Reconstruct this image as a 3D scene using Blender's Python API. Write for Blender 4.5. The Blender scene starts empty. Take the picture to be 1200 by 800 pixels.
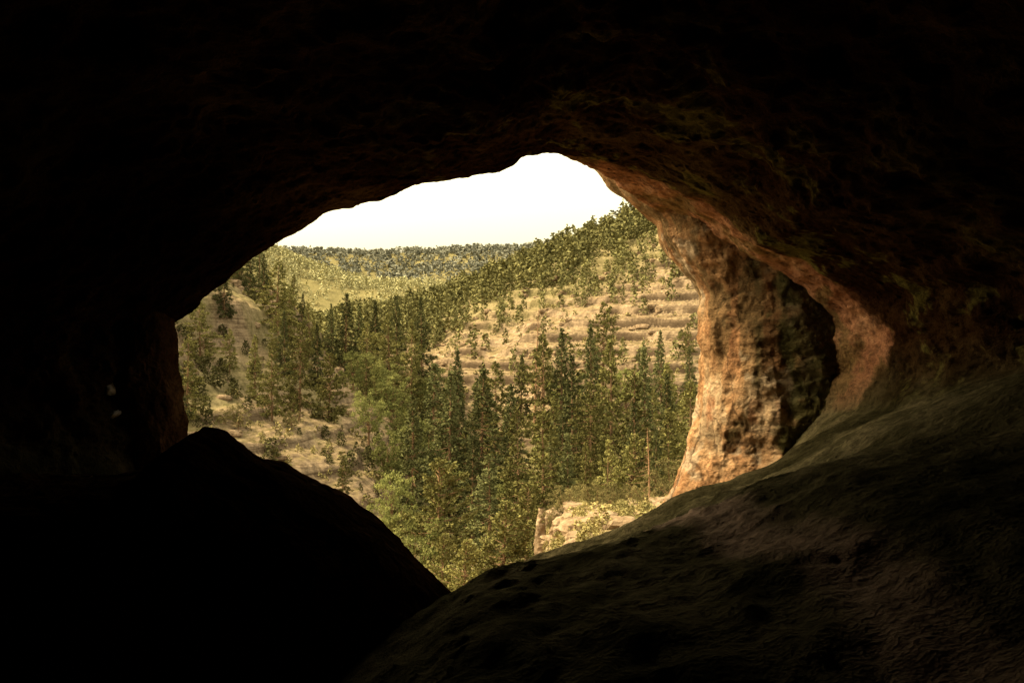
import bpy, math, numpy as np
from mathutils import Vector
scene = bpy.context.scene
R = np.random.default_rng(7)

# ------------------------------------------------------------------ noise
def _h(ix, iy, iz, seed):
    h = (ix.astype(np.int64)*374761393 + iy.astype(np.int64)*668265263 + iz.astype(np.int64)*2147483647 + seed*974711) & 0xffffffff
    h = ((h ^ (h >> 13)) * 1274126177) & 0xffffffff
    h = ((h ^ (h >> 16)) * 2246822519) & 0xffffffff
    h = h ^ (h >> 15)
    return (h & 0xffffff) / float(0xffffff)
def vn(x, y, z, seed=0):
    flat = np.ndim(z) == 0
    x = np.asarray(x, float); y = np.asarray(y, float); z = np.asarray(z, float) + 0*x
    x0 = np.floor(x); y0 = np.floor(y); z0 = np.floor(z)
    fx = x-x0; fy = y-y0; fz = z-z0
    fx = fx*fx*(3-2*fx); fy = fy*fy*(3-2*fy); fz = fz*fz*(3-2*fz)
    def c(a, b, d): return _h(x0+a, y0+b, z0+d, seed)
    a = c(0,0,0)*(1-fx)+c(1,0,0)*fx
    b = c(0,1,0)*(1-fx)+c(1,1,0)*fx
    lo = a*(1-fy)+b*fy
    if flat: return lo*2-1
    e = c(0,0,1)*(1-fx)+c(1,0,1)*fx
    f = c(0,1,1)*(1-fx)+c(1,1,1)*fx
    return (lo*(1-fz) + (e*(1-fy)+f*fy)*fz)*2-1
def fbm(x, y, z=0.0, s=1.0, o=5, seed=0, g=0.5):
    t = 0; a = 1.0; n = 0; fl = np.ndim(z) == 0
    for i in range(o):
        t = t + a*vn(np.asarray(x)*s+17.3*i, np.asarray(y)*s-9.1*i, 0.0 if fl else np.asarray(z)*s+3.7*i, seed+i)
        n += a; a *= g; s *= 2.03
    return t/n
def ss(a, b, x):
    t = np.clip((np.asarray(x, float)-a)/(b-a), 0, 1); return t*t*(3-2*t)
def cramp(v, stops):
    p = [s[0] for s in stops]
    return np.stack([np.interp(v, p, [s[1][k] for s in stops]) for k in range(3)], -1)
def cmix(a, b, t): return a + (np.asarray(b)-a)*np.asarray(t)[..., None]

# ------------------------------------------------------------------ mesh helper
def mk(name, V, F, mats, tint=None, mi=None, smooth=False, link=True, col=None, extra=None):
    me = bpy.data.meshes.new(name)
    V = np.ascontiguousarray(V, dtype=np.float32); F = np.ascontiguousarray(F, dtype=np.int32)
    me.vertices.add(len(V)); me.vertices.foreach_set("co", V.ravel())
    me.loops.add(F.size); me.loops.foreach_set("vertex_index", F.ravel())
    me.polygons.add(len(F)); me.polygons.foreach_set("loop_start", np.arange(0, F.size, 4, dtype=np.int32))
    me.polygons.foreach_set("use_smooth", np.full(len(F), smooth, dtype=bool))
    for m in mats: me.materials.append(m)
    if mi is not None: me.polygons.foreach_set("material_index", np.asarray(mi, dtype=np.int32))
    me.update(calc_edges=True)
    if tint is not None:
        at = me.attributes.new("tint", 'FLOAT', 'POINT'); at.data.foreach_set("value", np.asarray(tint, dtype=np.float32))
    if extra is not None:
        at = me.attributes.new("ledge_shade", 'FLOAT', 'POINT'); at.data.foreach_set("value", np.asarray(extra, dtype=np.float32))
    if col is not None:
        c4 = np.ones((len(V), 4), dtype=np.float32); c4[:, :3] = np.clip(col.reshape(-1, 3), 0.003, 1)
        at = me.attributes.new("stone", 'FLOAT_COLOR', 'POINT'); at.data.foreach_set("color", c4.ravel())
    if not link: return me
    ob = bpy.data.objects.new(name, me); scene.collection.objects.link(ob); return ob
def grid_faces(nr, nc, wrap=False):
    r = np.arange(nr-1)[:, None]; c = np.arange(nc if wrap else nc-1)[None, :]
    c2 = (c+1) % nc
    return np.stack([r*nc+c, r*nc+c2, (r+1)*nc+c2, (r+1)*nc+c], -1).reshape(-1, 4)

# ------------------------------------------------------------------ materials
def newmat(name):
    m = bpy.data.materials.new(name); m.use_nodes = True
    nt = m.node_tree; nt.nodes.clear()
    out = nt.nodes.new("ShaderNodeOutputMaterial"); return m, nt, out
def N(nt, t, **k):
    n = nt.nodes.new(t)
    for a, b in k.items(): setattr(n, a, b)
    return n
def noise(nt, vec, scale, detail=4, rough=0.6):
    n = N(nt, "ShaderNodeTexNoise"); n.inputs["Scale"].default_value = scale
    n.inputs["Detail"].default_value = detail; n.inputs["Roughness"].default_value = rough
    nt.links.new(vec, n.inputs["Vector"]); return n.outputs["Fac"]
def ramp(nt, fac, stops):
    r = N(nt, "ShaderNodeValToRGB"); e = r.color_ramp.elements
    while len(e) < len(stops): e.new(0.5)
    for i, (p, c) in enumerate(stops):
        e[i].position = p; e[i].color = (c[0], c[1], c[2], 1) if isinstance(c, tuple) else (c, c, c, 1)
    nt.links.new(fac, r.inputs["Fac"]); return r.outputs["Color"]
def mix(nt, fac, a, b, bt='MIX'):
    m = N(nt, "ShaderNodeMix", data_type='RGBA', blend_type=bt)
    for s, v in ((m.inputs[0], fac), (m.inputs[6], a), (m.inputs[7], b)):
        if isinstance(v, (int, float)): s.default_value = v
        elif isinstance(v, tuple): s.default_value = (*v, 1)
        else: nt.links.new(v, s)
    return m.outputs[2]
def mth(nt, op, a, b=0.0, c=None):
    m = N(nt, "ShaderNodeMath", operation=op)
    for i, v in enumerate((a, b) if c is None else (a, b, c)):
        if isinstance(v, (int, float)): m.inputs[i].default_value = v
        else: nt.links.new(v, m.inputs[i])
    return m.outputs[0]
def smap(nt, v, a, b):
    m = N(nt, "ShaderNodeMapRange", interpolation_type='SMOOTHSTEP')
    nt.links.new(v, m.inputs[0]); m.inputs[1].default_value = a; m.inputs[2].default_value = b
    return m.outputs[0]
def scaled(nt, vec, sc):
    m = N(nt, "ShaderNodeMapping"); m.inputs["Scale"].default_value = sc
    nt.links.new(vec, m.inputs["Vector"]); return m.outputs["Vector"]
def finish(nt, out, col, height=None, strength=0.5, dist=0.1):
    b = N(nt, "ShaderNodeBsdfDiffuse"); nt.links.new(col, b.inputs["Color"])
    if height is not None:
        bp = N(nt, "ShaderNodeBump"); bp.inputs["Strength"].default_value = strength; bp.inputs["Distance"].default_value = dist
        nt.links.new(height, bp.inputs["Height"]); nt.links.new(bp.outputs[0], b.inputs["Normal"])
    nt.links.new(b.outputs[0], out.inputs[0])

def leafmat(name, dark, light, trans=0.0):
    m, nt, out = newmat(name)
    a = N(nt, "ShaderNodeAttribute", attribute_name="tint")
    oi = N(nt, "ShaderNodeObjectInfo")
    c = mix(nt, a.outputs["Fac"], dark, light)
    v = mth(nt, 'MULTIPLY_ADD', oi.outputs["Random"], 0.9, 0.48)
    c = mix(nt, 1.0, c, v, 'MULTIPLY')
    d = N(nt, "ShaderNodeBsdfDiffuse"); nt.links.new(c, d.inputs[0])
    if trans:
        t = N(nt, "ShaderNodeBsdfTranslucent"); mx = N(nt, "ShaderNodeMixShader"); mx.inputs[0].default_value = trans
        nt.links.new(c, t.inputs[0]); nt.links.new(d.outputs[0], mx.inputs[1]); nt.links.new(t.outputs[0], mx.inputs[2]); nt.links.new(mx.outputs[0], out.inputs[0])
    else: nt.links.new(d.outputs[0], out.inputs[0])
    return m
M_pine = leafmat("pine_needles", (0.095, 0.09, 0.03), (0.25, 0.225, 0.08))
M_fir = leafmat("fir_needles", (0.058, 0.062, 0.026), (0.15, 0.148, 0.06))
M_dec = leafmat("broad_leaves", (0.115, 0.125, 0.04), (0.28, 0.275, 0.095), 0.25)
M_shrub = leafmat("shrub_leaves", (0.11, 0.098, 0.038), (0.27, 0.22, 0.095))
M_far = leafmat("distant_foliage", (0.085, 0.08, 0.032), (0.17, 0.155, 0.064))
M_vfar = leafmat("hazy_foliage", (0.24, 0.225, 0.12), (0.31, 0.285, 0.15))  # paler leaf colour carries the haze of distance
M_ridge = leafmat("hazed_ridge_foliage", (0.27, 0.27, 0.21), (0.31, 0.305, 0.235))  # distance haze mixed into the ridge leaf colour

def barkmat(name, a, b):
    m, nt, out = newmat(name); g = N(nt, "ShaderNodeTexCoord")
    n = noise(nt, scaled(nt, g.outputs["Object"], (4, 4, 0.8)), 2.0, 2)
    finish(nt, out, ramp(nt, n, [(0.3, a), (0.7, b)])); return m
M_bark = barkmat("pine_bark", (0.09, 0.055, 0.033), (0.27, 0.165, 0.09))
M_dead = barkmat("dead_wood", (0.17, 0.09, 0.05), (0.36, 0.22, 0.13))

# terrain material
M_ter, nt, out = newmat("canyon_ground")
g = N(nt, "ShaderNodeNewGeometry"); P = g.outputs["Position"]
sn = N(nt, "ShaderNodeSeparateXYZ"); nt.links.new(g.outputs["True Normal"], sn.inputs[0])
strat = noise(nt, scaled(nt, P, (0.05, 0.05, 1.2)), 1.0, 4, 0.75)
rockc = ramp(nt, strat, [(0.34, (0.10, 0.07, 0.043)), (0.42, (0.20, 0.14, 0.088)), (0.52, (0.29, 0.212, 0.135)), (0.60, (0.19, 0.135, 0.085)), (0.68, (0.28, 0.20, 0.13))])
n2 = noise(nt, P, 0.8, 4, 0.8)
rockc = mix(nt, 0.75, rockc, ramp(nt, n2, [(0.36, 0.25), (0.58, 1.0)]), 'MULTIPLY')
grass = ramp(nt, n2, [(0.38, (0.08, 0.068, 0.028)), (0.5, (0.16, 0.12, 0.06)), (0.62, (0.25, 0.18, 0.11))])
at = N(nt, "ShaderNodeAttribute", attribute_name="tint"); le = N(nt, "ShaderNodeAttribute", attribute_name="ledge_shade")
flat = mth(nt, 'MULTIPLY', smap(nt, mth(nt, 'ADD', sn.outputs[2], mth(nt, 'MULTIPLY_ADD', n2, 0.5, -0.25)), 0.78, 0.93), 0.8)
col = mix(nt, flat, rockc, grass)
col = mix(nt, mth(nt, 'MULTIPLY', le.outputs["Fac"], 0.92), col, (0.035, 0.024, 0.015))  # dark shadow lines at riser feet, painted into the ground colour
green = ramp(nt, n2, [(0.35, (0.10, 0.09, 0.036)), (0.65, (0.2, 0.17, 0.08))])
col = mix(nt, at.outputs["Fac"], col, green)
finish(nt, out, col, strat, 0.6, 0.5)

def rockmat(name, grain=11, lo=0.35, strength=0.7, dist=0.06, det=4):
    m, nt, out = newmat(name); g = N(nt, "ShaderNodeNewGeometry")
    a = N(nt, "ShaderNodeAttribute", attribute_name="stone")
    f = noise(nt, scaled(nt, g.outputs["Position"], (1, 1, 1.3)), grain, det, 0.75)
    col = mix(nt, 1.0, a.outputs["Color"], ramp(nt, f, [(0.32, lo), (0.6, 1.0)]), 'MULTIPLY')
    finish(nt, out, col, f, strength, dist); return m
M_pil = rockmat("weathered_sandstone", 9, 0.45, 0.9, 0.08, 5)
M_cave = rockmat("sooty_cave_rock", 9, 0.4, 0.8, 0.06, 3)
M_bould = rockmat("dark_boulder_rock", 8, 0.5, 0.7, 0.06, 2)
M_mark = rockmat("pale_mark_surface", 12, 0.6, 0.5, 0.03, 2)
M_ledge, nt, out = newmat("pale_boulder_rock")
g = N(nt, "ShaderNodeNewGeometry"); f = noise(nt, g.outputs["Position"], 1.4, 4, 0.7)
finish(nt, out, ramp(nt, f, [(0.35, (0.11, 0.074, 0.045)), (0.55, (0.22, 0.155, 0.095)), (0.7, (0.29, 0.215, 0.14))]), f, 0.8, 0.2)

# ------------------------------------------------------------------ terrain
capx = np.array([-400, -150, -118, -95, -75, -37, -13, 18, 68, 140, 400.])
capz = np.array([-24, -20, -14, 2, 8, 15, 23, 34, 50, 60, 75.])
def t2(x, y):
    y0 = 205 + 0.45*np.clip(-x, -60, 120) + 8*fbm(x, 0*x+3, 0, 1/50., 3, 5)
    return (y-y0)/215.0
def hraw(x, y):
    base = -3.7 - (y-13)*0.27
    base = np.where(y > 97, -26.5+0*y, base)
    bench = -4.2 - (y-13)*0.135
    k = ss(-0.5, 4.5, x - 0.012*(y-60)) * (1-ss(96, 122, y))
    base = base*(1-k) + bench*k
    nz = fbm(x, y, 0, 1/24., 4, 31)
    w = np.clip((-x-13-0.06*(y-170)+8*nz)/52., 0, 1.25)
    win = ss(60, 190, y)*(1-ss(255, 330, y))
    H1 = -27 + 45*win*(0.9*w + 0.10*ss(0.66, 0.73, w+.06*nz))
    t = np.clip(t2(x, y), 0, 1)
    f = 1-(1-t)**1.3
    cap = np.interp(x/np.maximum(y, 1)*450., capx, capz)
    H2 = -27 + (cap+27)*f - 0.05*np.clip(y-500, 0, 400)
    H3 = -30 + 130*ss(480, 930, y+70*fbm(x, y, 0, 1/140., 3, 8))*(0.62+0.38*ss(-120, -290, x)) - 0.2*np.clip(y-980, 0, 500)
    H3 = H3 - 60*ss(-90, 120, x)
    H4 = -30 + 182*ss(1150, 1700, y + 90*fbm(x, y, 0, 1/260., 3, 4))*(1+0.05*np.sin(x/170.))
    return base, H1, H2, H3, H4
def height(x, y, full=False):
    x = np.asarray(x, float); y = np.asarray(y, float)
    b, H1, H2, H3, H4 = hraw(x, y)
    mid = np.maximum(H1, H2)
    mid = mid + 3.0*fbm(x, y, 0, 1/28., 4, 2)*ss(-26, -15, mid)
    isb = ss(-4, 4, H1-H2)                                   # the west bluff weathers softer
    hh = 3.6
    q = (mid + 2.0*fbm(x, y, 0, 1/60., 3, 12) + .8*fbm(x, y, 0, 1/9., 4, 16))/hh
    fl = np.floor(q); fr = q-fl
    ter = (fl + ss(0.0, 0.18, fr)*0.85 + 0.15*fr)*hh
    q2 = (mid + 1.0*fbm(x, y, 0, 1/14., 4, 19))/1.25
    f2 = np.floor(q2); fr2 = q2-f2; ter2 = (f2+ss(0, 0.24, fr2)*.85+.15*fr2)*1.25
    brk = ss(-.1, 0.3, 0.38+fbm(x, y, 0, 1/22., 4, 44)*1.2)
    amt = ss(-25, -19, mid)*(1-ss(430, 520, y))*(.2+.8*brk)*(1-.5*isb)
    mid = mid + amt*(0.68*ter+0.32*ter2 - mid) + (0.28+.5*isb)*fbm(x, y, 0, 1/4., 4, 6)*ss(-26, -20, mid)
    far = np.maximum(H3, H4) + 6*fbm(x, y, 0, 1/80., 4, 21)*ss(450, 700, y)
    z = np.maximum(np.maximum(b, mid), far)
    z = z + 0.7*fbm(x, y, 0, 1/9., 4, 23)*ss(18, 50, y)*(1-ss(96, 130, y))
    if full:
        pul = np.maximum((1-ss(0.07, .21, fr)), .8*(1-ss(.06, .28, fr2)))*np.minimum(1, amt*1.2)*ss(-.45, 0, fbm(x, y, 0, 1/6., 3, 46))  # mask for the painted shadow line at the foot of each riser
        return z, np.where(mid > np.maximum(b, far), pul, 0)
    return z
rr = np.concatenate([np.arange(13.2, 118, 0.9), np.arange(118, 400, 0.55), np.arange(400, 700, 2.6), np.geomspace(702, 4200, 90)])
aa = np.concatenate([np.linspace(-75, -24, 40)[:-1], np.arange(-24, 16, 0.09), np.linspace(16, 75, 46)])
AA, RR = np.meshgrid(np.radians(aa), rr)
X = RR*np.sin(AA); Y = RR*np.cos(AA)
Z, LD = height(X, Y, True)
b, H1, H2, H3, H4 = hraw(X, Y)
gr = np.where(np.maximum(H3, H4) > np.maximum(H1, H2), 0.9, 0.0)
gr = np.maximum(gr, ss(0.5, 0.75, t2(X, Y)+0.25*fbm(X, Y, 0, 1/35., 3, 77))*0.6)
gr = np.maximum(gr, (1-ss(-25.5, -21, Z))*0.8)
gr = np.maximum(gr, .6*ss(.05, .35, fbm(X, Y, 0, 1/11., 4, 79))*ss(-4, 4, H1-H2))
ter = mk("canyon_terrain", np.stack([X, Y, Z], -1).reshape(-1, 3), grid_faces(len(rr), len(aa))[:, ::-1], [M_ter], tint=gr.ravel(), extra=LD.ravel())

# ------------------------------------------------------------------ tree meshes
def blades(rng, C, D, n, ln, wd, spread, droop=0.0):
    k = len(C); C = np.repeat(C, n, 0); D = np.repeat(D, n, 0)
    v = D*(1-spread) + rng.normal(size=(k*n, 3))*spread*0.8; v[:, 2] -= droop
    v /= np.linalg.norm(v, axis=1)[:, None]+1e-6
    s = np.cross(v, rng.normal(size=(k*n, 3))); s /= np.linalg.norm(s, axis=1)[:, None]+1e-6
    L = ln*rng.uniform(0.6, 1.25, (k*n, 1)); W = wd*rng.uniform(0.6, 1.3, (k*n, 1))
    C = C + rng.normal(size=C.shape)*ln*0.28
    q = np.stack([C-s*W*0.35, C+s*W*0.35, C+v*L+s*W*0.6, C+v*L-s*W*0.6], 1)
    return q.reshape(-1, 3)
def limb(p0, p1, r0, r1, sides=5, seg=3, bend=None):
    p0 = np.array(p0, float); p1 = np.array(p1, float)
    d = p1-p0; d /= np.linalg.norm(d)+1e-9
    a = np.cross(d, [0.3, 0.9, 0.1]); a /= np.linalg.norm(a); bb = np.cross(d, a)
    V = []; th = np.arange(sides)/sides*2*np.pi
    for i in range(seg+1):
        t = i/seg; c = p0*(1-t)+p1*t
        if bend is not None: c = c + np.array(bend)*math.sin(t*math.pi)
        r = r0*(1-t)+r1*t
        V.append(c + r*(np.cos(th)[:, None]*a + np.sin(th)[:, None]*bb))
    return np.concatenate(V), grid_faces(seg+1, sides, True)
class Acc:
    def __init__(s): s.V=[]; s.F=[]; s.T=[]; s.M=[]; s.n=0
    def add(s, V, F, T, m):
        s.V.append(V); s.F.append(F+s.n); s.T.append(np.broadcast_to(T, (len(V),)).astype(float)); s.M.append(np.full(len(F), m)); s.n += len(V)
    def quads(s, V, T, m): s.add(V, np.arange(len(V)).reshape(-1, 4), T, m)
    def mesh(s, name, mats, link=False):
        return mk(name, np.concatenate(s.V), np.concatenate(s.F), mats, tint=np.concatenate(s.T), mi=np.concatenate(s.M), link=link)
def conifer(seed, mat, H=18., rad=3.4, nb=120, base=0.14, power=0.8, dens=12, nbl=7, droop=0.15, gap=0.15, ln=0.5, wd=0.15, dead=False):
    g = np.random.default_rng(seed); A = Acc()
    lean = g.normal(size=2)*0.35
    V, F = limb((0, 0, -1.2), (lean[0], lean[1], H*0.98), 0.016*H, 0.02, 8, 10, (g.normal()*0.12, g.normal()*0.12, 0)); A.add(V, F, 0.5, 0)
    bulge = g.uniform(0, 6.28, 3)
    for i in range(nb):
        u = (i+g.uniform(0, 1))/nb
        h = base + (0.985-base)*u
        if g.uniform() < gap: continue
        az = i*2.399+g.uniform(-.5, .5)
        sect = 0.85+0.24*math.sin(az+bulge[0]+u*5)+.16*math.sin(u*17+bulge[1])
        prof = min(1, (u/0.16+0.45))*((1-u)**power)+0.02
        L = rad*prof*g.uniform(0.6, 1.2)*sect
        rise = (u-0.35)*0.9 - droop + g.normal()*0.12
        d = np.array([math.cos(az), math.sin(az), rise]); d /= np.linalg.norm(d)
        p0 = np.array([lean[0]*h, lean[1]*h, h*H]); p1 = p0+d*L
        V, F = limb(p0, p1, 0.02+0.016*L, 0.01, 3, 2, (0, 0, -0.05*L)); A.add(V, F, 0.5, 0)
        if dead:
            for j in range(3):
                t = g.uniform(.3, .9); q = p0*(1-t)+p1*t
                V, F = limb(q, q+d*L*.3+g.normal(size=3)*L*.2, 0.02, 0.006, 3, 1); A.add(V, F, .5, 0)
            continue
        k = max(2, int(dens*L/rad*1.3)+1)
        t = g.uniform(0.2, 1.03, k)**0.75
        C = p0+(p1-p0)*t[:, None]
        side = np.cross(d, [0, 0, 1.])
        C += side*(g.normal(size=k)*0.2*L*(1.1-t))[:, None]
        C[:, 2] += g.normal(size=k)*0.08-0.05*L*np.sin(t*np.pi)
        D = np.tile(d, (k, 1)) + side*g.normal(size=(k, 1))*0.5
        Q = blades(g, C, D, nbl, ln*(1-.35*u), wd, 0.5, -0.12)
        T = np.clip(np.repeat(g.uniform(0.1, 0.6, k)*0.6+0.4*t-0.1, nbl*4)+np.repeat(g.normal(size=k*nbl)*0.08, 4), 0, 1)
        A.quads(Q, T, 1)
    return A.mesh("conifer_mesh", [M_dead if dead else M_bark, mat])
def broadleaf(seed, mat, H=12., rad=4.6, lobes=16, clumps=90, nl=56, size=0.2):
    g = np.random.default_rng(seed); A = Acc()
    V, F = limb((0, 0, -1), (0.2, 0, H*0.42), 0.026*H, 0.014*H, 8, 5); A.add(V, F, .5, 0)
    lc = []
    for i in range(lobes):
        az = i*2.399+g.uniform(-.4, .4); u = (i+.5)/lobes
        rr_ = rad*math.sqrt(1-(2*u-1)**2*0.85)*g.uniform(0.35, 0.78); z = H*(0.28+0.6*u)
        c = np.array([rr_*math.cos(az), rr_*math.sin(az), z]); lc.append(c)
        V, F = limb((0.1, 0, H*g.uniform(0.2, 0.42)), c, 0.009*H, 0.03, 4, 3, (0, 0, -0.3)); A.add(V, F, .5, 0)
    lc = np.array(lc)
    for i in range(clumps):
        c = lc[g.integers(lobes)] + g.normal(size=3)*np.array([.85, .85, .7])*rad*0.24
        if c[2] < H*0.12: continue
        C = c + g.normal(size=(nl, 3))*np.array([.5, .5, .33])*rad*0.15
        Q = blades(g, C, g.normal(size=(nl, 3)), 1, size*1.2, size, 0.8)
        T = np.clip(g.uniform(0.1, 0.8)+np.repeat(g.normal(size=nl)*0.1, 4), 0, 1); A.quads(Q, T, 1)
    return A.mesh("broadleaf_mesh", [M_bark, mat])
pines = [conifer(11+i, M_pine, rad=[5.3, 5.9, 4.8, 5.4][i], power=[.85, .7, .95, .75][i], base=[.1, .18, .06, .24][i], nb=[104, 92, 112, 88][i], gap=.15, nbl=8, ln=.5, wd=.14, dens=14) for i in range(4)]
firs = [conifer(41+i, M_fir, rad=[4.9, 5.4, 4.4][i], power=[1.1, .95, 1.15][i], base=.03, nb=140, gap=.08, droop=.3, dens=14, ln=.48, wd=.14) for i in range(3)]
round_p = [conifer(61+i, M_pine, H=10., rad=[4.0, 4.4, 3.7][i], power=.66, base=.04, nb=110, gap=.08, dens=15, nbl=10, ln=.3, wd=.085, droop=-.1) for i in range(3)]
decs = [broadleaf(81+i, M_dec, rad=[4.6, 4.0, 5.0][i]) for i in range(3)]
shr = [broadleaf(91+i, M_shrub, H=4., rad=2.2, lobes=9, clumps=60, nl=80, size=.065) for i in range(2)]
deads = [conifer(101+i, M_pine, rad=2.8, nb=70, base=.2, gap=.2, dead=True) for i in range(2)]
HT = {'pine': (pines, 18., 'pine_tree'), 'fir': (firs, 18., 'fir_tree'), 'jun': (round_p, 10., 'juniper_tree'), 'dec': (decs, 11.8, 'cottonwood_tree'),
      'shrub': (shr, 4., 'shrub'), 'dead': (deads, 18., 'dead_pine_tree')}
cnt = 0
placed = []
def put(kind, x, y, top=None, h=None, wide=1.0, lo=None):
    global cnt
    ms, H, nm = HT[kind]; z = float(height(np.array([x]), np.array([y]))[0])
    lo = lo or (2.5 if kind in ('shrub', 'jun') else 8.5)
    hh = h if h else float(np.clip(top-z, lo, 34))
    o = bpy.data.objects.new(nm, ms[cnt % len(ms)]); scene.collection.objects.link(o); cnt += 1
    s = hh/H; w = s*wide*R.uniform(.9, 1.12)*(1-.25*ss(20, 34, hh)); o.location = (x, y, z-0.1); o.scale = (w, w, s); o.rotation_euler = (0, 0, R.uniform(0, 6.28))
    placed.append((x, y)); return o
# surveyed trees: kind, bearing (thousandths, east +), distance m, slope-to-top (thousandths), width factor
T = [
 ('pine',-318,138,8,1.1),('pine',-304,158,2,1.0),('fir',-329,132,-20,1.1),('jun',-305,190,26,1),('pine',-294,205,44,1),('fir',-281,178,10,1),
 ('fir',-256,215,72,1.05),('fir',-242,222,66,.9),('pine',-230,196,82,1.2),('pine',-218,208,56,.95),('fir',-247,232,70,1),('pine',-270,225,56,1),
 ('pine',-234,150,6,.95),('pine',-208,160,20,.95),('fir',-190,182,18,.95),('jun',-180,172,-10,1),('pine',-198,196,30,1),('fir',-222,176,26,.9),('pine',-252,162,4,.9),
 ('fir',-163,240,48,1),('fir',-150,262,36,1),('fir',-133,265,40,.9),('fir',-112,270,46,.9),('pine',-120,255,28,1),('fir',-88,262,44,1),('pine',-142,235,20,1),('fir',-176,245,38,1),('pine',-100,240,22,1),
 ('fir',-77,172,-20,1.1),('fir',-97,140,-50,1.05),('fir',-63,150,-28,1.1),('fir',-31,152,-24,1.1),('fir',-52,205,-6,1),('pine',-15,190,-18,1),
 ('dead',22,225,36,1),('pine',28,208,8,.95),('fir',47,212,14,1),('pine',88,228,40,1.15),('pine',96,188,2,1),('fir',78,220,18,1),('pine',118,168,-24,1.2),
 ('fir',130,190,-4,1),('pine',160,190,-20,1),('pine',172,232,4,1),('fir',146,215,12,1),('pine',75,158,-38,1.05),('fir',60,185,-12,1),('fir',150,172,-30,1),
 ('pine',33,122,-62,1.25),('jun',-72,104,-112,1.2),('jun',-14,94,-152,1.15),('jun',-46,84,-192,1.15),('pine',8,140,-60,1),('fir',-2,160,-40,1),('jun',-68,88,-186,1),('fir',-22,116,-108,1.1),
 ('dec',-133,218,-14,1.1),('dec',-155,200,-28,1),('dec',-118,200,-32,1.1),('dec',-140,166,-76,.9),('dec',-117,126,-124,.9),
 ('dec',-165,106,-168,.8),('dec',-140,104,-172,.8),('dec',-100,160,-72,1),('dec',-122,150,-92,1),('dec',-94,100,-176,.8),('jun',12,104,-136,1),('fir',-38,128,-92,1),
 ('shrub',52,82,-168,1),('shrub',62,90,-162,1),('shrub',158,100,-112,1),('shrub',80,76,-172,1),('shrub',110,96,-150,1),('shrub',40,80,-178,1),('shrub',95,84,-160,1),('shrub',128,90,-142,1),('shrub',-215,150,-66,1),('shrub',-268,140,-60,1),
 ('pine',72,112,-96,.9),('pine',92,118,-94,.9),('fir',140,114,-84,.85),('dead',134,100,-104,.9),('pine',158,122,-64,1),('jun',112,128,-88,1),('fir',122,142,-58,1),('pine',172,140,-36,1),('fir',55,120,-88,.95),
]
for k, bb, d, s, w in T: put(k, bb/1000.*d, d, top=s/1000.*d, wide=w, lo=11. if (bb < -180 and k in ('pine', 'fir')) else None)
tries = 0; nf = 0
while nf < 85 and tries < 6000:
    tries += 1
    d = R.uniform(112, 255); x = d*R.uniform(-.2, .24)
    z = float(height(np.array([x]), np.array([d]))[0])
    if z > -20 + 8*(d > 190): continue
    if any((x-a)**2+(d-c)**2 < 34 for a, c in placed): continue
    br = x/d
    hgt = R.uniform(5, 10) if d < 150 else R.uniform(8, 16)
    if br < -.1: hgt *= .65
    k = R.choice(['pine', 'fir', 'dec', 'jun'], p=[.42, .34, .06, .18] if br > -.06 else [.27, .22, .41, .1])
    if k == 'dec': hgt *= .8
    if k == 'jun': hgt *= .7
    put(k, x, d, h=hgt); nf += 1
tries = 0; nf = 0
while nf < 34 and tries < 3000:
    tries += 1
    d = R.uniform(150, 250); x = d*R.uniform(-.36, -.19)
    if any((x-a)**2+(d-c)**2 < 30 for a, c in placed): continue
    k = R.choice(['pine', 'jun', 'fir'], p=[.35, .4, .25])
    put(k, x, d, h=R.uniform(3.0, 6) if k == 'jun' else R.uniform(7, 11)); nf += 1

# ------------------------------------------------------------------ merged distant woodland
def lo_tree(g, n, H, r, size):
    u = g.uniform(0.08, 1, n); a = g.uniform(0, 6.28, n)
    rad = r*np.minimum(1, u*5)*(1-u)**.6*g.uniform(.3, 1, n)
    C = np.stack([rad*np.cos(a), rad*np.sin(a), u*H], -1)
    D = np.stack([np.cos(a), np.sin(a), 0*a+.2], -1)
    return blades(g, C, D, 1, size*1.3, size, .6)
def forest(name, mat, P, Hs, n, size, ratio=.24, seed=1):
    g = np.random.default_rng(seed); A = Acc()
    base = [lo_tree(g, n, 1., ratio, size) for _ in range(8)]
    for i, (x, y, z) in enumerate(P):
        q = base[i % 8]; c, s = math.cos(i*1.7), math.sin(i*1.7)
        w = Hs[i]*g.uniform(.8, 1.3)
        V = np.stack([(q[:, 0]*c-q[:, 1]*s)*w+x, (q[:, 0]*s+q[:, 1]*c)*w+y, q[:, 2]*Hs[i]+z-.2], -1)
        t = g.uniform(0.1, .8); A.quads(V, np.clip(t+np.repeat(g.normal(size=len(V)//4)*.1, 4), 0, 1), 0)
    return A.mesh(name, [mat], link=True)
def scatter(n, x0, x1, y0, y1, fn, seed):
    g = np.random.default_rng(seed); y = np.sqrt(g.uniform(y0**2, y1**2, n)); x = y*g.uniform(x0, x1, n)
    k = g.uniform(size=n) < fn(x, y); x = x[k]; y = y[k]
    return np.stack([x, y, height(x, y)], -1)
g = np.random.default_rng(5)
def dens_hill(x, y):
    t = t2(x, y)
    b_, h1, h2, h3, h4 = hraw(x, y)
    d = ss(.44, .74, t + .38*fbm(x, y, 0, 1/30., 3, 51) + .9*np.clip(-x/y-.02, 0, .3))*.9 + .10*ss(0.03, .12, t)
    return np.where(h2 > np.maximum(h3, h4)-4, d, 0)
P1 = scatter(6600, -.3, .2, 215, 540, dens_hill, 3)
forest("hillside_woodland", M_far, P1, g.uniform(2.2, 8.8, len(P1))*np.where(P1[:, 1] < 330, .75, 1), 85, .085, .26)
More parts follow.
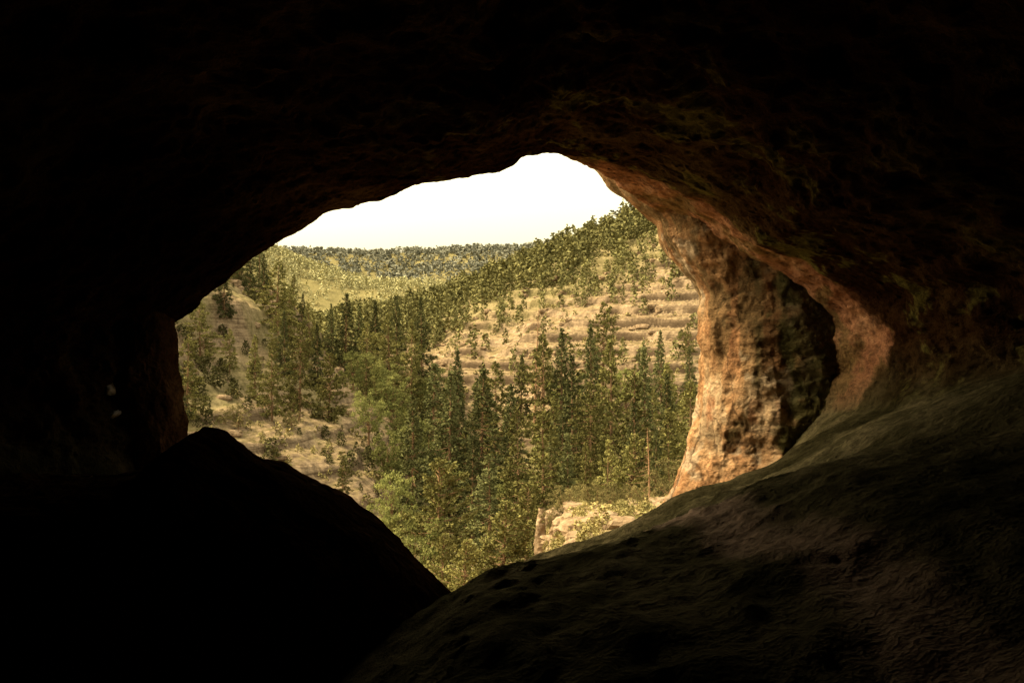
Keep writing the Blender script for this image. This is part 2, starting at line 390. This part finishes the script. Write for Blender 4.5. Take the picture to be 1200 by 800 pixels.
P2 = scatter(7500, -.34, .0, 560, 1120, lambda x, y: np.where(hraw(x, y)[3] > hraw(x, y)[2], .9, 0)*(.25+.75*ss(-.25, .2, fbm(x, y, 0, 1/50., 3, 9))), 4)
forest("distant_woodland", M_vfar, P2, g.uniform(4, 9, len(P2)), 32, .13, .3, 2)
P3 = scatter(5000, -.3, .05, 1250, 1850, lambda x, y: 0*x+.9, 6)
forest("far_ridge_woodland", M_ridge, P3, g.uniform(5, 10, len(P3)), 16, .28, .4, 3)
def brush_d(x, y): return .12 + .7*ss(.0, .4, fbm(x, y, 0, 1/14., 3, 61))
P4 = scatter(7000, -.34, .2, 130, 400, brush_d, 8)
forest("hillside_brush", M_shrub, P4, g.uniform(.4, 1.5, len(P4)), 36, .2, .6, 4)
P4b = scatter(1300, -.02, .2, 30, 125, brush_d, 28)
forest("bench_brush", M_shrub, P4b, g.uniform(.3, 1.4, len(P4b)), 180, .07, .6, 14)
P5 = scatter(650, -.36, -.1, 120, 260, lambda x, y: .15+.7*ss(-.1, .3, fbm(x, y, 0, 1/11., 4, 79)), 18)
forest("bluff_juniper_scrub", M_far, P5, g.uniform(.8, 3., len(P5)), 150, .085, .45, 5)

def boulders(name, P, S, mat, seed):
    g = np.random.default_rng(seed); A = Acc(); nu, nv = 9, 12
    th = np.linspace(0.02, math.pi-.02, nu)[:, None]; ph = (np.arange(nv)/nv*2*np.pi)[None]
    U = np.stack([np.sin(th)*np.cos(ph), np.sin(th)*np.sin(ph), np.cos(th)+0*ph], -1).reshape(-1, 3)
    for (x, y, z), s in zip(P, S):
        o = g.uniform(0, 100); r = 1+.45*fbm(U[:, 0]+o, U[:, 1], U[:, 2], 1.4, 2)
        q = np.sign(U)*np.abs(U)**.7*r[:, None]*np.array([g.uniform(.8, 1.5), g.uniform(.7, 1.2), g.uniform(.45, .8)])*s
        A.add(q+[x, y, z], grid_faces(nu, nv, True)[:, ::-1], .5, 0)
    return A.mesh(name, [mat], link=True)
P6 = scatter(260, -.02, .2, 30, 112, lambda x, y: .8+0*x, 12); boulders("bench_boulders", P6, g.uniform(.2, 1.1, len(P6)), M_ledge, 2)
P7 = scatter(600, -.34, .2, 125, 340, lambda x, y: ss(-22, -16, height(x, y)), 13); boulders("slope_boulders", P7, g.uniform(.3, 1.3, len(P7)), M_ledge, 3)
zz = float(height(np.array([2.4]), np.array([88.]))[0])
def column(name, prof, yc, hd, mat, amp=.08, M=260, NZ=300, seed=0, pw=2.6, fs=1.0, colf=None, shear=0.0):
    prof = np.array(sorted(prof)); z = np.linspace(prof[0, 0], prof[-1, 0], NZ)
    L = np.interp(z, prof[:, 0], prof[:, 1]); Rr = np.interp(z, prof[:, 0], prof[:, 2])
    ker = np.hanning(13); ker /= ker.sum(); pad = lambda a: np.convolve(np.pad(a, 6, 'edge'), ker, 'valid')
    L = pad(L); Rr = pad(Rr)
    th = np.arange(M)/M*2*np.pi; c = np.cos(th); s = np.sin(th)
    e = lambda v: np.sign(v)*np.abs(v)**(2/pw)
    cx = (L+Rr)/2; hw = (Rr-L)/2
    X = cx[:, None]+hw[:, None]*e(c)[None]; Y = yc + hd*(hw/hw.mean())[:, None]**.5*e(s)[None] - shear*hw[:, None]*e(c)[None]; Z = z[:, None]+0*X
    n1 = fbm(X, Y, Z*.6, .9*fs, 3, seed+1); n2 = fbm(X, Y, Z, 3.0*fs, 5, seed+2, .6); n3 = fbm(X*.4, Y*.4, Z*2.2, 2.2*fs, 4, seed+3)
    rid = 1-np.abs(fbm(X, Y, Z*.35, 1.6*fs, 4, seed+5))*3
    d = amp*(2.0*n1+.9*n2+.6*n3+.5*rid)
    X = X + d*c[None]; Y = Y + d*s[None]*1.3; Z = Z + amp*.6*n2
    col = colf(X, Y, Z, n2) if colf else None
    return mk(name, np.stack([X, Y, Z], -1).reshape(-1, 3), grid_faces(NZ, M, True), [mat], smooth=True, col=col)
column("rock_spire", [(zz-1, 1.8, 3.1), (zz+1.2, 2.0, 3.0), (zz+3.2, 2.15, 2.85), (zz+4.8, 2.3, 2.75)], 88, .45, M_ledge, .16, 40, 60, 9)

# ------------------------------------------------------------------ pillar at the mouth (metres, eye level z=0)
WARM = [(-.45, (0.19, 0.09, 0.042)), (-.15, (0.35, 0.185, 0.088)), (.08, (0.42, 0.25, 0.127)), (.28, (0.47, 0.335, 0.20)), (.5, (0.34, 0.175, 0.092))]
PINK = [(-.4, (0.25, 0.105, 0.055)), (0, (0.38, 0.185, 0.10)), (.35, (0.45, 0.265, 0.15))]
def cracks(X, Y, Z, s, seed, w=.035, zs=.45):
    return 1-ss(0, w, np.abs(fbm(X, Y, Z*zs, s, 4, seed, .55)))
def pil_col(X, Y, Z, n2):
    a = fbm(X, Y, Z*.7, 1.5, 5, 401, .62)
    c = cramp(a, WARM)
    c = cmix(c, (.47, .37, .25), .7*ss(.1, .3, fbm(X, Y, Z*.8, 2.2, 5, 411, .6)))
    c = cmix(c, (.07, .04, .022), .8*cracks(X, Y, Z, 1.5, 421))
    c = cmix(c, (.13, .08, .045), .45*cracks(X*.4, Y*.4, Z, 2.6, 423, .05, 1.8))
    c = c*(0.62+.65*np.clip(n2+.35, 0, 1))[..., None]
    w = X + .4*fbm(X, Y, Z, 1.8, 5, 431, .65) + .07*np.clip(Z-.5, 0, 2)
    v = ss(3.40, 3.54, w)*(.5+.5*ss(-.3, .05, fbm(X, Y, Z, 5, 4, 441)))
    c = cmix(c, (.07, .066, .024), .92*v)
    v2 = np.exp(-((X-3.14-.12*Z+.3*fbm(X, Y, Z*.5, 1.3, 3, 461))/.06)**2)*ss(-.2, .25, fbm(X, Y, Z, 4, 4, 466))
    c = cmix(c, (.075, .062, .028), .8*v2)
    st = ss(.10, .26, fbm(X*1.0, Y, Z*.18, 3.2, 4, 451))*ss(-1.4, .5, Z)
    c = cmix(c, (.11, .08, .038), .65*st)
    return c
k_ = 13.9/13.4
pil = [(-3.9, 1.5, 4.7), (-3.0, 1.8, 4.4), (-2.25, 2.08, 4.1), (-1.8, 2.3, 4.05), (-1.45, 2.46, 4.08), (-1.0, 2.54, 4.2), (-.45, 2.58, 4.28), (0, 2.48, 4.28),
       (.62, 2.54, 4.14), (.85, 2.42, 4.08), (.98, 2.28, 4.0), (1.28, 2.08, 3.9), (1.6, 1.98, 3.85), (1.85, 1.65, 4.1), (2.2, 1.3, 4.5), (2.7, .9, 5.0)]
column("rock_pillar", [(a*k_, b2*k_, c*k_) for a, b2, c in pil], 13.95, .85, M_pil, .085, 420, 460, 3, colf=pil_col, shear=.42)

# ------------------------------------------------------------------ cave shell
A_ = np.array([(4,224),(12,218),(-10,202),(-55,190),(-110,180),(-160,165),(-205,153),(-250,130),(-295,100),(-335,70),(-370,38),(-407,14),(-410,-10),(-400,-50),(-394,-100),(-397,-140),
  (-370,-200),(-280,-260),(-170,-305),(-70,-312),(-20,-280),(30,-248),(100,-225),(160,-198),(200,-174),(250,-163),(300,-145),(350,-112),(412,-82),(446,-40),(442,5),(424,48),(380,78),(336,100),(288,115),(250,155),(200,182),(145,208),(100,218),(65,222)], float)/100.
A_[0] = (.40, 2.24); A_[1] = (.12, 2.16)
B_ = np.array([(42,240),(5,235),(-20,222),(-65,210),(-120,200),(-170,185),(-220,172),(-270,150),(-315,118),(-360,88),(-395,55),(-440,25),(-450,-10),(-450,-50),(-450,-100),(-450,-160),
  (-420,-250),(-300,-320),(-180,-380),(-70,-390),(-20,-360),(30,-340),(100,-320),(160,-300),(200,-280),(250,-240),(280,-200),(300,-140),(305,-90),(305,-40),(305,0),(305,20),(295,50),(280,70),(260,90),(230,110),(176,153),(142,171),(102,199),(68,216)], float)
By = np.full(40, 12.45); By[16:24] = 13.2; By[24] = 13.8; By[25] = 14.2; By[26:35] = 14.5; By[35] = 14.3; By[36] = 14.0; By[37] = 13.7; By[38] = 13.2; By[39] = 12.8
B_ = B_/1200.*By[:, None]
n0 = 40
def ring(P2d, yv): return np.column_stack([P2d[:, 0], np.broadcast_to(yv, (n0,)), P2d[:, 1]])
cen = np.array([.2, -.3])
east = ss(.5, 3.5, B_[:, 0]); low = ss(-1.5, -3, B_[:, 1])
keys = []
keys.append((ring(cen+(B_-cen)*9, 5+12*np.maximum(east, low)), 10)); keys.append((ring(cen+(B_-cen)*3.2, 10.5+5.5*np.maximum(east, low*.5)), 16)); keys.append((ring(cen+(B_-cen)*1.4, By+.1+.5*east), 24))
keys.append((ring(B_, By), 60)); keys.append((ring(A_, 12.0), 50))
fi = np.zeros(40); fi[15:29] = 1; fi[14] = .4; fi[29] = .4
for y, s, n in ((11.2, 1.03, 50), (9.5, 1.1, 42), (7.5, 1.17, 36), (5, 1.22, 24), (2.5, 1.22, 14), (0, 1.15, 10), (-3, .95, 8), (-5, .5, 4), (-5.6, .05, 1)):
    q = cen+(A_-cen)*s
    t = np.clip((12-y)/5.5, 0, 1.0); t = t*t*(3-2*t)*.9+.1*min(1, (12-y)/12)
    q2 = A_.copy(); q2[:, 1] += .95*t; q2[:, 0] = q2[:, 0]*(1+.1*t)-.6*t*(A_[:, 0] < 1)
    if y < -2: q2 = cen+(q2-cen)*s
    q = q*(1-fi[:, None])+q2*fi[:, None]
    keys.append((ring(q, y), n))
M = 800
u = np.arange(M)/M*n0
def up(P3):
    P3e = np.vstack([P3, P3[:1]]); o = np.stack([np.interp(u, np.arange(n0+1), P3e[:, k]) for k in range(3)], -1)
    ker = np.hanning(15); ker /= ker.sum()
    return np.stack([np.convolve(np.concatenate([o[-7:, k], o[:, k], o[:7, k]]), ker, 'valid') for k in range(3)], -1)
rows = []
for i in range(len(keys)-1):
    a, n = up(keys[i][0]), keys[i][1]; b2 = up(keys[i+1][0])
    for j in range(n): rows.append(a+(b2-a)*(j/n))
rows.append(up(keys[-1][0]))
S = np.array(rows)
ker = np.hanning(9); ker /= ker.sum()
Sp = np.pad(S, ((4, 4), (0, 0), (0, 0)), 'edge'); S = sum(Sp[k:k+len(S)]*ker[k] for k in range(9))
X, Y, Z = S[..., 0], S[..., 1], S[..., 2]
dx = X-cen[0]; dz = Z-cen[1]; dl = np.hypot(dx, dz)+1e-6
n1 = fbm(X, Y*.7, Z*1.3, .55, 4, 201); n2 = fbm(X, Y, Z*1.8, 2.1, 6, 207, .62); n3 = 1-np.abs(fbm(X, Y, Z, 1.1, 5, 215))*4
isf = np.interp(u, np.arange(41), np.append(fi, fi[0]))[None]+0*X
inn = ss(12.0, 9.5, Y)
amp = .06+.16*inn
d = (amp*(1.1*n1+.75*n2+.22*n3) + .07*n2)*(1-isf) + isf*(.09*n1+(.08+.05*inn)*n2+.03*inn*fbm(X, Y, Z, 6, 3, 233))
d = d*(1-ss(1.5, -1, Y)*.5)
X = X+d*dx/dl; Z = Z+d*dz/dl; Y = Y+.12*n2*(1-.6*isf)
sootn = fbm(X, Y, Z, .9, 5, 501, .6)
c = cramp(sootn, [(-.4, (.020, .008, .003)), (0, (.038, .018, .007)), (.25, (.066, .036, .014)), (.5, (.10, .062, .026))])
c = cmix(c, (.14, .12, .034), .75*ss(.08, .22, fbm(X, Y, Z, 1.9, 6, 511, .7))*ss(7, 10, Y)*ss(-2, .5, X))
dust = cramp(fbm(X, Y, Z, 1.5, 6, 521, .68), [(-.35, (.036, .031, .014)), (0, (.088, .074, .036)), (.3, (.15, .122, .064))])
dust = cmix(dust, (.40, .27, .19), .85*ss(.34, .06, np.abs(X-1.5+.35*n1+.1*n2))*ss(10.9, 10.0, Y))
dust = dust*(1-.5*ss(10.4, 11.6, Y))[..., None]  # floor colour darkened towards the rim to imitate shade
c = cmix(c, dust, isf)
warm = cramp(fbm(X, Y, Z, 1.3, 5, 531, .6), PINK)
warm = cmix(warm, (.08, .045, .025), .65*cracks(X, Y, Z, 1.6, 541))
warm = cmix(warm, (.10, .085, .028), .6*ss(.0, .25, fbm(X, Y, Z, 2.4, 5, 561)))
c = cmix(c, warm, ss(12.0, 12.25, Y+.5*fbm(X, Y, Z, 1.5, 4, 551))*np.maximum(1-isf, 0.0)*(1-ss(11.5, 11.4, Y)))
c = c*(1-.75*ss(-1.6, -3.4, X))[..., None]      # west side darkened over the soot: shade painted into the colour
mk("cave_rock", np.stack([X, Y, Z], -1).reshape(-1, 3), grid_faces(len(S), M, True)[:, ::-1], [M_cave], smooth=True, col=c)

# left buttress
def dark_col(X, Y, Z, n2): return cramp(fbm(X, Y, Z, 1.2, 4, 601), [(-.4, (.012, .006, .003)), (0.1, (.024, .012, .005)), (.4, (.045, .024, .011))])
but = [(-3.2, -7.5, -3.8), (-2.1, -7.5, -3.84), (-1.5, -7.5, -3.79), (-.95, -7.4, -3.75), (-.57, -7.4, -3.8), (-.19, -7.3, -3.87), (.19, -7.2, -3.9), (.57, -7.1, -4.0), (.94, -7.0, -4.25), (1.6, -7.0, -4.5)]
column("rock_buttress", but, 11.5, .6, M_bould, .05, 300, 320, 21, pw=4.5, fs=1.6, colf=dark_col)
def mark_lump(x, y, z, sx, sz, tilt, colr, sd):  # small pale lumps for unidentified marks on the dark wall
    nu, nv = 14, 22; th = np.linspace(0.05, math.pi-.05, nu)[:, None]; ph = (np.arange(nv)/nv*2*np.pi)[None]
    U = np.stack([np.sin(th)*np.cos(ph), np.sin(th)*np.sin(ph), np.cos(th)+0*ph], -1).reshape(-1, 3)
    r = 1+.5*fbm(U[:, 0]+sd*3.1, U[:, 1], U[:, 2], 1.8, 3, sd); q = U*r[:, None]*np.array([sx, .12, sz])
    ct, st = math.cos(tilt), math.sin(tilt)
    V = np.stack([q[:, 0]*ct-q[:, 2]*st+x, q[:, 1]+y, q[:, 0]*st+q[:, 2]*ct+z], -1)
    return mk("pale_mark", V, grid_faces(nu, nv, True)[:, ::-1], [M_mark], smooth=True, col=np.tile(np.array(colr), (len(V), 1)))
mark_lump(-4.68, 10.80, -.21, .13, .035, .15, (.62, .57, .48), 1); mark_lump(-4.50, 10.80, -.05, .19, .07, .25, (.45, .22, .1), 2)
mark_lump(-4.25, 10.84, -.5, .035, .08, .2, (.25, .24, .23), 3); mark_lump(-4.22, 10.84, -.78, .08, .035, .6, (.2, .18, .16), 4)

# foreground boulder
prof = np.array([(-7.5, -1.2), (-4.6, -1.05), (-3.2, -1.05), (-2.75, -.98), (-2.62, -.84), (-2.5, -.74), (-2.40, -.665), (-2.24, -.68), (-2.0, -.87), (-1.73, -1.0), (-1.33, -1.2), (-1.0, -1.41), (-.9, -1.5), (-.73, -1.7), (-.43, -2.0), (-.1, -2.6), (.1, -3.2)])
xs = np.linspace(-7.5, .1, 520); zt = np.interp(xs, prof[:, 0], prof[:, 1])
th = np.linspace(0, math.pi, 160); cs, sn_ = np.cos(th), np.sin(th)
wdt = np.interp(xs, [-7.5, -3, -1.3, -.4, .1], [2.6, 2.2, 1.7, .8, .2])
BX = xs[:, None]+0*cs[None]; zb = -3.6
BY = 8.0 - wdt[:, None]*(np.sign(cs)*np.abs(cs)**.9)[None]*np.where(cs > 0, 1.0, .5)[None]
BZ = zb+(zt[:, None]-zb)*(sn_**.42)[None]
nn = fbm(BX, BY, BZ, 1.2, 5, 301, .55); n2 = fbm(BX, BY, BZ, 5, 4, 305)
BZ = BZ+.05*nn+.045*n2; BY = BY-.22*nn*np.sign(cs)[None]
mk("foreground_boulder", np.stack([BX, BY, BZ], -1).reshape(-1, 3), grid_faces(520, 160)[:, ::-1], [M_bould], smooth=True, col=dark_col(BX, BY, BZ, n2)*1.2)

# ------------------------------------------------------------------ camera
cam = bpy.data.cameras.new("camera"); co = bpy.data.objects.new("camera", cam); scene.collection.objects.link(co)
cam.lens = 36; cam.sensor_width = 36; cam.clip_start = .05; cam.clip_end = 8000
co.location = (0, 0, 0); co.rotation_euler = (math.radians(90), 0, 0); scene.camera = co

# ------------------------------------------------------------------ light
el = math.radians(50); az = math.atan2(-1.0, .1)
Sd = Vector((math.sin(az)*math.cos(el), math.cos(az)*math.cos(el), math.sin(el)))
su = bpy.data.lights.new("sun", 'SUN'); so = bpy.data.objects.new("sun", su); scene.collection.objects.link(so)
su.energy = 2.4; su.angle = math.radians(3); su.color = (1, .84, .58); so.rotation_euler = Sd.to_track_quat('Z', 'Y').to_euler()
w = bpy.data.worlds.new("World"); scene.world = w; w.use_nodes = True; nt = w.node_tree; nt.nodes.clear()
sky = nt.nodes.new("ShaderNodeTexSky"); sky.sky_type = 'NISHITA'; sky.sun_disc = False; sky.sun_elevation = el; sky.sun_rotation = az % (2*math.pi)
sky.dust_density = 6; sky.air_density = 1.2; sky.ozone_density = .5
hs = nt.nodes.new("ShaderNodeHueSaturation"); hs.inputs["Saturation"].default_value = .35; nt.links.new(sky.outputs[0], hs.inputs["Color"])
vm = nt.nodes.new("ShaderNodeVectorMath"); vm.operation = 'MULTIPLY'; nt.links.new(hs.outputs[0], vm.inputs[0]); vm.inputs[1].default_value = (4.8, 4.2, 2.75)
bg = nt.nodes.new("ShaderNodeBackground"); bg.inputs[1].default_value = .15; nt.links.new(vm.outputs[0], bg.inputs[0])
wo = nt.nodes.new("ShaderNodeOutputWorld"); nt.links.new(bg.outputs[0], wo.inputs[0])
scene.view_settings.view_transform = 'Standard'; scene.view_settings.look = 'None'; scene.view_settings.exposure = 0
